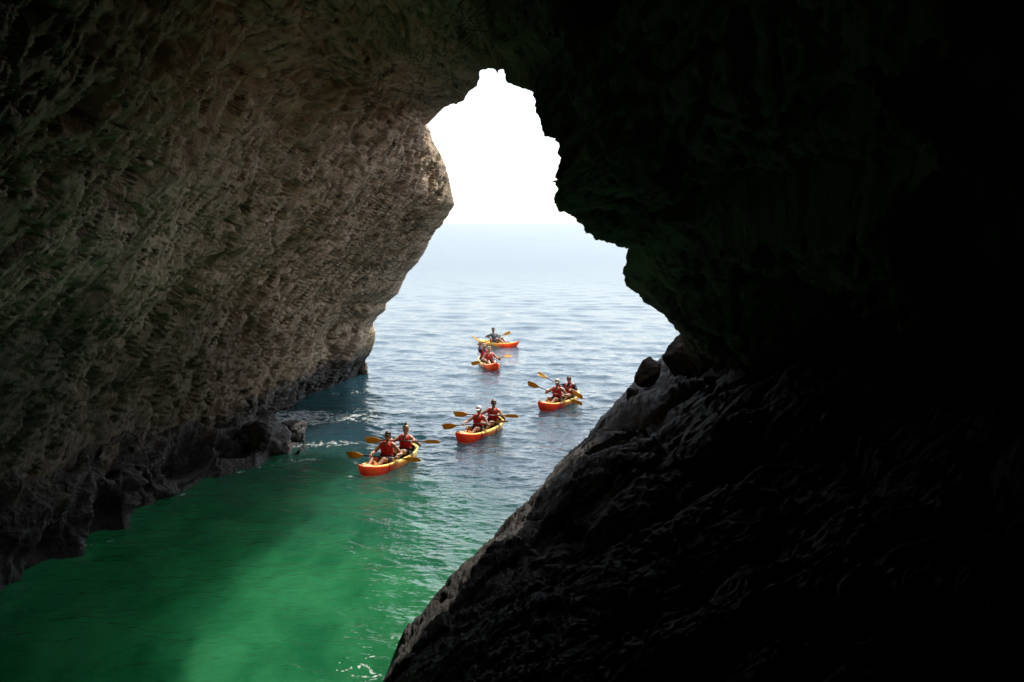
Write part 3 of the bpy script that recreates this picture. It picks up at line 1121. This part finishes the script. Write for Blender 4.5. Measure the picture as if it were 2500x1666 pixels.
# ------------------------------------------------------------------ paddles
def blade_mesh(sign):
    """spoon blade starting at x = 0 and running out along +x, flat in the x-y plane"""
    L = 0.47
    n, m = 26, 13
    V = np.zeros((n, m, 2, 3))
    for i in range(n):
        f = i / (n - 1)
        w = 0.022 + 0.073 * float(sstep(0.0, 0.45, np.array(f))) ** 0.8
        if f > 0.84:
            w *= math.sqrt(max(0.0, 1 - ((f - 0.84) / 0.17) ** 2.2)) * 0.55 + 0.45
        up = w * (1.0 + 0.1 * f)
        dn = w * (1.0 - 0.12 * f)
        for j in range(m):
            g = -1 + 2 * j / (m - 1)
            y = g * (up if g > 0 else dn)
            x = f * L - 0.03 * f * g
            dish = -0.028 * f * (1 - g * g * 0.8) + 0.012 * math.exp(-(g / 0.16) ** 2) * (1 - f)
            th = 0.006 + 0.006 * (1 - f)
            V[i, j, 0] = (x, y, dish + th)
            V[i, j, 1] = (x, y, dish - th)
    V[..., 0] *= 1
    bm = bmesh.new()
    vs_ = [[[bm.verts.new(V[i, j, k]) for k in (0, 1)] for j in range(m)] for i in range(n)]
    for i in range(n - 1):
        for j in range(m - 1):
            bm.faces.new([vs_[i][j][0], vs_[i + 1][j][0], vs_[i + 1][j + 1][0], vs_[i][j + 1][0]])
            bm.faces.new([vs_[i][j][1], vs_[i][j + 1][1], vs_[i + 1][j + 1][1], vs_[i + 1][j][1]])
        for j in (0, m - 1):
            bm.faces.new([vs_[i][j][0], vs_[i][j][1], vs_[i + 1][j][1], vs_[i + 1][j][0]])
    for i in (0, n - 1):
        for j in range(m - 1):
            bm.faces.new([vs_[i][j][0], vs_[i][j + 1][0], vs_[i][j + 1][1], vs_[i][j][1]])
    bmesh.ops.recalc_face_normals(bm, faces=bm.faces)
    for f in bm.faces:
        f.smooth = True
    me = bpy.data.meshes.new("blade")
    bm.to_mesh(me)
    bm.free()
    return me


BLADE = blade_mesh(1)


def make_paddle(a, b, roll_a, roll_b, label):
    """a, b: the blade tips in world space; rolls turn each blade about the shaft (0 = blade upright)"""
    a, b = Vector(a), Vector(b)
    c = (a + b) / 2
    L = (b - a).length
    x = (b - a).normalized()
    y = Vector((0, 0, 1)).cross(x).normalized()
    z = x.cross(y)
    root = bpy.data.objects.new("paddle", None)
    root.empty_display_size = 0.2
    root.matrix_world = Matrix((x, y, z)).transposed().to_4x4()
    root.location = c
    link(root)
    tag(root, label, "paddle", "paddles held by the kayakers")
    h = L / 2 - 0.44
    s = Solid()
    s.limb((-h, 0, 0), (h, 0, 0), 0.0155, 0.0155, 16)
    s.done("shaft", M['shaft'], root)
    for sg in (-1, 1):
        s = Solid()
        bmesh.ops.create_cone(s.bm, cap_ends=True, segments=18, radius1=0.03, radius2=0.017, depth=0.022,
                              matrix=Matrix.Translation((sg * (h - 0.05), 0, 0)) @ Euler((0, R(90 * sg), 0)).to_matrix().to_4x4())
        s.done("drip_ring", M['shaft'], root)
    for sg, roll in ((-1, roll_a), (1, roll_b)):
        o = obj("blade", BLADE, M['blade'], root)
        o.location = (sg * (h - 0.03), 0, 0)
        # local x outward, blade width upright at roll 0
        o.rotation_euler = (Matrix.Rotation(R(90) + roll, 3, 'X') @ Matrix.Rotation(0 if sg > 0 else R(180), 3, 'Z')).to_euler()
    return root


def paddle_line(p1, p2, yc, L, sgn):
    """tip points for a paddle of length L whose middle is yc metres away and whose ends are seen at p1 and p2"""
    r1, r2 = ray(*p1), ray(*p2)
    o = np.array([0, 0, H])

    def ends(d):
        return o + r1 * (yc + d), o + r2 * (yc - d)

    ds = np.linspace(0, 1.2, 241) * sgn
    best = min(ds, key=lambda d: abs(np.linalg.norm(ends(d)[0] - ends(d)[1]) - L))
    return ends(best)


# ------------------------------------------------------------------ people
def two_bone(S, Hd, la, lb, hint):
    S, Hd, hint = Vector(S), Vector(Hd), Vector(hint)
    d = Hd - S
    dist = min(max(d.length, 0.05), la + lb - 0.004)
    dn = d.normalized()
    x = (la * la - lb * lb + dist * dist) / (2 * dist)
    hgt = math.sqrt(max(la * la - x * x, 0))
    side = hint - dn * hint.dot(dn)
    side.normalize()
    return S + dn * x + side * hgt, S + dn * dist


def make_person(seat, rz, hands, shaft_dir, label, skin_m, vest=None, shirt=None, shorts='shorts_black', hair=None, bun=False, cap=None,
                glasses=None, lean=8, twist=0, yaw=0, nod=0, knees=0.36, spread=0.14, reach=0.80, shoes=None, size=1.1, straps=True):
    """seat: world point of the seat top; local axes x forward, y left, z up; hands: world grip points (right, left)"""
    root = empty("person", seat, rz)
    tag(root, label, "person", "kayakers in the kayaks")
    Mi = root.matrix_basis.copy()
    Mi = Matrix.Translation(Vector(seat)) @ Matrix.Rotation(rz, 4, 'Z')
    inv = Mi.inverted()
    hr, hl = (inv @ Vector(h) for h in hands)
    sd = (inv.to_3x3() @ Vector(shaft_dir)).normalized()
    if sd.y < 0:
        sd = -sd                              # points to the person's left
    k = size
    RX = Matrix.Rotation(R(-lean), 3, 'Y') @ Matrix.Rotation(R(twist), 3, 'Z')   # leaning back tilts towards -x
    hip = Vector((0, 0, 0.10 * k))

    def T(x, y, z):
        return hip + RX @ Vector((x * k, y * k, z * k))

    body = Solid()
    vst = Solid()
    # torso
    body.ball(hip + Vector((0, 0, 0.0)), (0.125 * k, 0.168 * k, 0.11 * k))
    body.ball(T(0.005, 0, 0.13), (0.100 * k, 0.142 * k, 0.13 * k), RX)
    body.ball(T(0.0, 0, 0.30), (0.112 * k, 0.160 * k, 0.16 * k), RX)
    body.ball(T(-0.005, 0, 0.40), (0.095 * k, 0.165 * k, 0.085 * k), RX)
    # neck and head
    neck0, neck1 = T(-0.015, 0, 0.45), T(0.005, 0, 0.555)
    body.limb(T(-0.01, 0, 0.42), neck1, 0.066 * k, 0.052 * k)
    HR = RX @ Matrix.Rotation(R(lean * 0.75), 3, 'Y') @ Matrix.Rotation(R(yaw), 3, 'Z') @ Matrix.Rotation(R(nod), 3, 'Y')
    hc = neck1 + HR @ Vector((0.022 * k, 0, 0.085 * k))

    def F(x, y, z):
        return hc + HR @ Vector((x * k, y * k, z * k))

    body.ball(F(-0.008, 0, 0.025), (0.094 * k, 0.075 * k, 0.093 * k), HR)
    body.ball(F(0.02, 0, -0.03), (0.070 * k, 0.058 * k, 0.082 * k), HR)
    body.ball(F(0.052, 0, -0.082), (0.032 * k, 0.036 * k, 0.026 * k), HR, 2)
    body.chain([F(0.082, 0, 0.018), F(0.098, 0, -0.018), F(0.088, 0, -0.026)], [0.009 * k, 0.014 * k, 0.012 * k])
    body.chain([F(0.082, -0.04, 0.03), F(0.088, 0, 0.034), F(0.082, 0.04, 0.03)], [0.012 * k] * 3)
    for sg in (-1, 1):
        body.ball(F(-0.005, sg * 0.077, -0.004), (0.02 * k, 0.011 * k, 0.033 * k), HR, 2)
    # arms with gripping hands
    for sg, hd in ((-1, hr), (1, hl)):
        sh = T(-0.01, sg * 0.185, 0.395)
        elbow_hint = Vector((-0.35, sg * 0.75, -0.8))
        grip = hd
        toS = sh - grip
        nrm = toS - sd * toS.dot(sd)
        nrm.normalize()
        nrm = (nrm + Vector((-0.15, 0, 0.55))).normalized()
        nrm = (nrm - sd * nrm.dot(sd)).normalized()
        wrist_t = grip + nrm * 0.085 - Vector((0.02, 0, 0))
        el, wr = two_bone(sh, wrist_t, 0.30 * k, 0.265 * k, elbow_hint)
        shift = wr - wrist_t
        grip = grip + shift
        body.ball(sh, 0.066 * k, sub=2)
        body.limb(T(-0.01, sg * 0.11, 0.43), sh, 0.062 * k, 0.062 * k)
        mid = sh.lerp(el, 0.4)
        body.limb(sh, mid, 0.058 * k, 0.052 * k)
        body.limb(mid, el, 0.052 * k, 0.040 * k)
        fm = el.lerp(wr, 0.3)
        body.limb(el, fm, 0.041 * k, 0.043 * k)
        body.limb(fm, wr, 0.043 * k, 0.028 * k)
        bvec = sd.cross(nrm)
        if bvec.x < 0:
            bvec = -bvec                       # fingers go over the far side of the shaft
        palm = grip + nrm * 0.034
        rotp = Matrix((sd, bvec, nrm)).transposed()
        body.ball(palm, (0.043, 0.034, 0.022), rotp, 2)
        body.limb(wr, palm, 0.027, 0.024)
        for fi, (off, ln) in enumerate(((-0.034, 0.84), (-0.011, 0.95), (0.012, 1.0), (0.034, 0.92))):
            o2 = off * sg
            pts = []
            for a in (55, 100, 150, 200):
                th = R(a * ln)
                pts.append(grip + sd * o2 + (nrm * math.cos(th) + bvec * math.sin(th)) * 0.027)
            body.chain([palm + sd * o2 + bvec * 0.024] + pts, [0.0115, 0.011, 0.0105, 0.010, 0.009])
        pts = [palm - bvec * 0.02 - sd * 0.03 * sg]
        for a in (-60, -105, -150):
            th = R(a)
            pts.append(grip - sd * 0.03 * sg + (nrm * math.cos(th) + bvec * math.sin(th)) * 0.027 + sd * 0.018 * sg)
        body.chain(pts, [0.014, 0.0125, 0.0115, 0.010])
        if shirt:
            vst_arm = (sh, sh.lerp(el, 0.62))
            if sg == -1:
                arm_r = vst_arm
            else:
                arm_l = vst_arm
    # legs
    kn, ft = [], []
    for sg in (-1, 1):
        hj = hip + Vector((0.02, sg * 0.095 * k, 0.0))
        foot = Vector((reach * k, sg * (spread * 0.75), 0.055))
        knee, ankle = two_bone(hj, foot, 0.43 * k, 0.42 * k, Vector((0.1, sg * spread * 2.2, 1.0)))
        body.limb(hj, hj.lerp(knee, 0.45), 0.088 * k, 0.074 * k)
        body.limb(hj.lerp(knee, 0.45), knee, 0.074 * k, 0.055 * k)
        body.ball(knee, 0.056 * k, sub=2)
        calf = knee.lerp(ankle, 0.32) + Vector((-0.015, 0, -0.01))
        body.limb(knee, calf, 0.052 * k, 0.056 * k)
        body.limb(calf, ankle, 0.056 * k, 0.034 * k)
        toe = ankle + Vector((0.12, sg * 0.03, 0.10)) * k
        body.limb(ankle + Vector((-0.02, 0, -0.02)), toe, 0.036 * k, 0.024 * k)
        body.ball(toe, (0.04 * k, 0.042 * k, 0.028 * k), sub=2)
        kn.append((hj, knee))
        ft.append((ankle, toe))
    bo = body.done("body", M[skin_m], root, voxel=0.0085, smooth=5)
    # face
    for sg in (-1, 1):
        if not (glasses == 'worn'):
            s = Solid()
            s.ball(F(0.079, sg * 0.031, 0.012), (0.009 * k, 0.014 * k, 0.008 * k), HR, 2)
            s.done("eye", M['eye'], root)
    s = Solid()
    s.ball(F(0.084, 0, -0.053), (0.010 * k, 0.024 * k, 0.009 * k), HR, 2)
    s.done("mouth", M['lip'], root)
    # hair
    if hair:
        s = Solid()
        s.ball(F(-0.022, 0, 0.036), (0.097 * k, 0.083 * k, 0.094 * k), HR)
        s.ball(F(-0.045, 0, -0.01), (0.066 * k, 0.076 * k, 0.085 * k), HR)
        if not cap:
            s.ball(F(0.038, 0.012, 0.09), (0.045 * k, 0.05 * k, 0.026 * k), HR, 2)
            for q in range(9):
                an = q * 0.7
                s.ball(F(-0.025 + 0.062 * math.cos(an), 0.052 * math.sin(an), 0.09 + 0.008 * math.sin(q * 2.4)), (0.03 * k, 0.026 * k, 0.026 * k), HR, 1)
        if bun:
            s.ball(F(-0.01, 0, 0.155), (0.043 * k, 0.043 * k, 0.046 * k), HR, 2)
            s.ball(F(0.01, 0.02, 0.19), (0.02 * k, 0.022 * k, 0.02 * k), HR, 1)
        s.done("hair", M[hair], root, voxel=0.008, smooth=2)
    if cap:
        s = Solid()
        s.ball(F(-0.014, 0, 0.052), (0.108 * k, 0.091 * k, 0.088 * k), HR)
        s.ball(F(-0.014, 0, 0.14), (0.012, 0.012, 0.008), HR, 1)
        # peak
        for q in range(-4, 5):
            an = R(q * 13)
            a0 = F(0.075 * math.cos(an), 0.082 * math.sin(an), 0.05)
            a1 = F(0.10 + 0.075 * math.cos(an * 1.1), 0.078 * math.sin(an), 0.034 - 0.012 * abs(math.sin(an)))
            s.limb(a0, a1, 0.011, 0.008, 8)
        s.done("cap", M[cap], root, voxel=0.008, smooth=2)
    if glasses:
        dz = 0.0 if glasses == 'worn' else 0.085
        dx = 0.0 if glasses == 'worn' else (0.008 if cap else -0.012)
        s = Solid()
        for sg in (-1, 1):
            s.ball(F(0.094 + dx, sg * 0.034, 0.012 + dz), (0.009 * k, 0.029 * k, 0.021 * k), HR, 2)
            s.chain([F(0.088 + dx, sg * 0.06, 0.018 + dz), F(0.05 + dx, sg * 0.083, 0.016 + dz), F(-0.02 + dx, sg * 0.086, 0.012 + dz)], [0.005] * 3)
        s.limb(F(0.098 + dx, -0.012, 0.016 + dz), F(0.098 + dx, 0.012, 0.016 + dz), 0.005, 0.005, 8)
        s.done("sunglasses", M['lens'], root)
    # shorts
    s = Solid()
    s.ball(hip + Vector((-0.004, 0, 0.0)), (0.137 * k, 0.182 * k, 0.118 * k))
    for hj, knee in kn:
        s.limb(hj, hj.lerp(knee, 0.52), 0.101 * k, 0.086 * k)
    s.done("shorts", M[shorts], root, voxel=0.012, smooth=3)
    if shoes:
        for an, toe in ft:
            s = Solid()
            s.limb(an + Vector((-0.03, 0, -0.03)), toe, 0.048, 0.036)
            s.ball(toe, (0.05, 0.05, 0.036), sub=2)
            s.done("shoe", M[shoes], root, voxel=0.01, smooth=3)
    if shirt:
        s = Solid()
        s.ball(T(0.005, 0, 0.10), (0.118 * k, 0.162 * k, 0.13 * k), RX)
        s.ball(T(0.0, 0, 0.30), (0.124 * k, 0.174 * k, 0.165 * k), RX)
        s.ball(T(-0.005, 0, 0.40), (0.105 * k, 0.178 * k, 0.088 * k), RX)
        s.limb(T(-0.012, 0, 0.42), T(-0.008, 0, 0.475), 0.085 * k, 0.07 * k)
        for a0, a1 in (arm_r, arm_l):
            s.ball(a0, 0.078 * k, sub=2)
            s.limb(a0, a1, 0.071 * k, 0.068 * k)
        s.done("shirt", M[shirt], root, voxel=0.011, smooth=3)
    if vest:
        s = Solid()
        s.ball(T(0.02, 0, 0.13), (0.122 * k, 0.168 * k, 0.145 * k), RX)
        s.ball(T(0.022, 0, 0.26), (0.136 * k, 0.172 * k, 0.15 * k), RX)
        s.ball(T(-0.03, 0, 0.22), (0.12 * k, 0.168 * k, 0.19 * k), RX)
        for sg in (-1, 1):
            s.chain([T(0.115, sg * 0.085, 0.29), T(0.10, sg * 0.098, 0.38), T(0.035, sg * 0.108, 0.455), T(-0.05, sg * 0.105, 0.455), T(-0.115, sg * 0.09, 0.37)],
                    [0.052 * k, 0.05 * k, 0.038 * k, 0.038 * k, 0.05 * k])
        v = s.done("life_jacket", M[vest], root, voxel=0.011, smooth=3)
        # belt, front zip and trims stay with the jacket
        s = Solid()
        ring = []
        for q in range(25):
            an = q / 24 * 2 * math.pi
            ring.append(T(0.008 + 0.152 * math.cos(an), 0.178 * math.sin(an), 0.125))
        s.chain(ring, [0.015 * k] * 25)
        s.done("belt", M['black_web'], v)
        s = Solid()
        s.chain([T(0.158, 0, 0.36), T(0.165, 0, 0.27), T(0.155, 0, 0.15), T(0.145, 0, 0.04)], [0.007] * 4)
        s.done("zip", M['black_web'], v)
        s = Solid()
        s.box(T(0.165, 0, 0.125), (0.03, 0.06, 0.035), RX)
        s.done("buckle", M['black_web'], v)
        if straps:
            for sg in (-1, 1):
                s = Solid()
                s.chain([T(0.155, sg * 0.035, 0.35), T(0.14, sg * 0.06, 0.40), T(0.07, sg * 0.075, 0.465)], [0.008, 0.008, 0.008])
                s.done("collar_trim", M['pale_web'], v)
    return root


# ------------------------------------------------------------------ placing kayaks, paddles and people
def place(bow, stern, scale=1.0):
    a = on_level(*bow, 0.36)
    b = on_level(*stern, 0.36)
    d = (a - b)[:2]
    d /= np.linalg.norm(d)
    L = KL * scale
    c = a[:2] - d * L / 2
    err = np.linalg.norm((a - b)[:2]) - L
    c = c - d * err * 0.35          # share the mismatch between the two ends
    return np.array([c[0], c[1], 0.0]), math.atan2(d[1], d[0]), d


def grips(a, b, gap=0.62, shift=0.0):
    a, b = np.array(a), np.array(b)
    c = (a + b) / 2
    d = (b - a) / np.linalg.norm(b - a)
    return c + d * (shift - gap / 2), c + d * (shift + gap / 2), d


REPORT = []


def crew(loc, rz, d, seat_x, tips, sgn, fwd, roll, plabel, person, gap=0.62, shift=0.0, L=2.1, scale=1.0):
    seat = loc + np.array([d[0] * seat_x * scale, d[1] * seat_x * scale, (SEAT_Z + 0.02) * scale])
    yc = seat[1] + d[1] * fwd
    a, b = paddle_line(tips[0], tips[1], yc, L, sgn)
    make_paddle(a, b, roll[0], roll[1], plabel)
    ga, gb, dr = grips(a, b, gap, shift)
    # right hand of the person is the end on their right
    right = np.array([d[1], -d[0], 0])
    if np.dot(ga - gb, right) < 0:
        ga, gb = gb, ga
    REPORT.append((plabel, np.round((a + b) / 2 - seat, 2), round(float(np.linalg.norm(a - b)), 2)))
    make_person(seat, rz, (ga, gb), dr, **person)


# nearest kayak, left
loc, rz, d = place((872, 1140), (1023, 1078))
make_kayak(loc, rz, "nearest kayak, entering the green water of the cave, with a man and a blonde woman", SEATS)
crew(loc, rz, d, SEATS[0], ((846.5, 1109.5), (1025, 1123.6)), 1, 0.42, (R(8), R(40)), "paddle of the dark haired man, its left blade over the green water",
     dict(label="bare armed man with dark hair and sunglasses in the front of the nearest kayak", skin_m='skin_tan', vest='vest_red', hair='hair_dark', glasses='worn',
          lean=10, yaw=12, shoes='shoe_red', straps=False, spread=0.17), gap=0.74)
crew(loc, rz, d, SEATS[1], ((892, 1074), (1072, 1079.7)), 1, 0.36, (R(5), R(46)), "paddle of the blonde woman, held level behind the dark haired man",
     dict(label="blonde woman with a topknot, rear seat of the nearest kayak", skin_m='skin_fair', vest='vest_red', hair='hair_blond', bun=True,
          lean=6, yaw=6, size=1.08), gap=0.66)
# second kayak
loc, rz, d = place((1119.6, 1056.7), (1218, 1018))
make_kayak(loc, rz, "middle kayak with the woman in the white cap, second nearest to the cave", SEATS)
crew(loc, rz, d, SEATS[0], ((1080, 1042), (1239, 1029)), 1, 0.42, (R(4), R(60)), "paddle of the woman in the white cap, left blade touching the water",
     dict(label="woman in a white cap and sunglasses in the front of the middle kayak", skin_m='skin_tan', vest='vest_red', hair='hair_brown', cap='cap_white',
          glasses='worn', lean=8, yaw=8, nod=6, size=1.04), gap=0.6, shift=-0.08)
crew(loc, rz, d, SEATS[1], ((1108.4, 1010.7), (1264, 1017)), 1, 0.38, (R(6), R(44)), "level paddle of the man with short grey hair, behind the white cap",
     dict(label="man with short grey hair leaning back in the rear of the middle kayak", skin_m='skin_tan', vest='vest_red', hair='hair_grey', glasses='worn',
          lean=7, yaw=26, nod=8), gap=0.72, shift=0.05)
# third kayak, on the right
loc, rz, d = place((1322.6, 980.6), (1399, 956))
k3 = make_kayak(loc, rz, "kayak farthest to the right, close to the dark boulder slope", SEATS)
crew(loc, rz, d, SEATS[0], ((1288.6, 935), (1420.8, 987)), 1, 0.40, (R(-14), R(36)), "steeply tilted paddle with its lower blade dipping beside the right hand kayak",
     dict(label="person in a cream cap with sunglasses pushed up, front of the right hand kayak", skin_m='skin_tan', vest='vest_red', shirt=None, hair='hair_brown',
          cap='cap_cream', glasses='up', lean=2, yaw=10, nod=8), gap=0.62, shift=0.0)
crew(loc, rz, d, SEATS[1], ((1313.5, 911), (1422, 971.5)), 1, 0.38, (R(-56), R(12)), "paddle with one blade raised and glinting above the cream cap",
     dict(label="brown haired person looking down in the rear of the right hand kayak", skin_m='skin_fair', vest='vest_coral', shirt='navy', hair='hair_brown',
          lean=-4, yaw=8, nod=28), gap=0.66, shift=0.12)
# fourth kayak, bow on
loc, rz, d = place((1211.7, 888), (1176, 868))
make_kayak(loc, rz, "bow on kayak carrying a capped man and a woman, nearest to the farthest kayak", SEATS)
crew(loc, rz, d, SEATS[0], ((1151, 888.6), (1249.4, 868)), -1, 0.42, (R(0), R(-52)), "paddle of the woman in the bow on kayak, one blade pale in the sun",
     dict(label="woman with tied up hair in the front of the bow on kayak", skin_m='skin_fair', vest='vest_coral', hair='hair_blond', lean=4, yaw=-14, size=1.06, straps=True), gap=0.62)
crew(loc, rz, d, SEATS[1], ((1155, 822), (1222, 880)), -1, 0.36, (R(-50), R(70)), "paddle held steeply upright by the man in the brown cap",
     dict(label="man in a brown cap and navy shirt, rear of the bow on kayak", skin_m='skin_tan', vest='vest_red', shirt='navy', hair='hair_brown',
          cap='cap_brown', lean=2, yaw=-22, nod=6, shorts='navy'), gap=0.62, shift=-0.1)
# farthest kayak, side on
loc, rz, d = place((1263.5, 833), (1177, 826), 0.88)
make_kayak(loc, rz, "farthest kayak, seen side on, with a lone man and a red backrest", (-0.32,), 0.88, 'strap_red')
crew(loc, rz, d, -0.32, ((1166, 842), (1247, 811.5)), -1, 0.36, (R(30), R(-30)), "paddle of the lone man in grey, yellow blade lifted to the right",
     dict(label="lone man in a grey shirt paddling the farthest kayak", skin_m='skin_brown', shirt='grey_shirt', hair='hair_dark', glasses='up',
          lean=10, yaw=-38, knees=0.4, reach=0.72, shorts='shorts_grey'), gap=0.6, shift=0.1, scale=0.88)
for r in REPORT:
    print("PADDLE", *r)
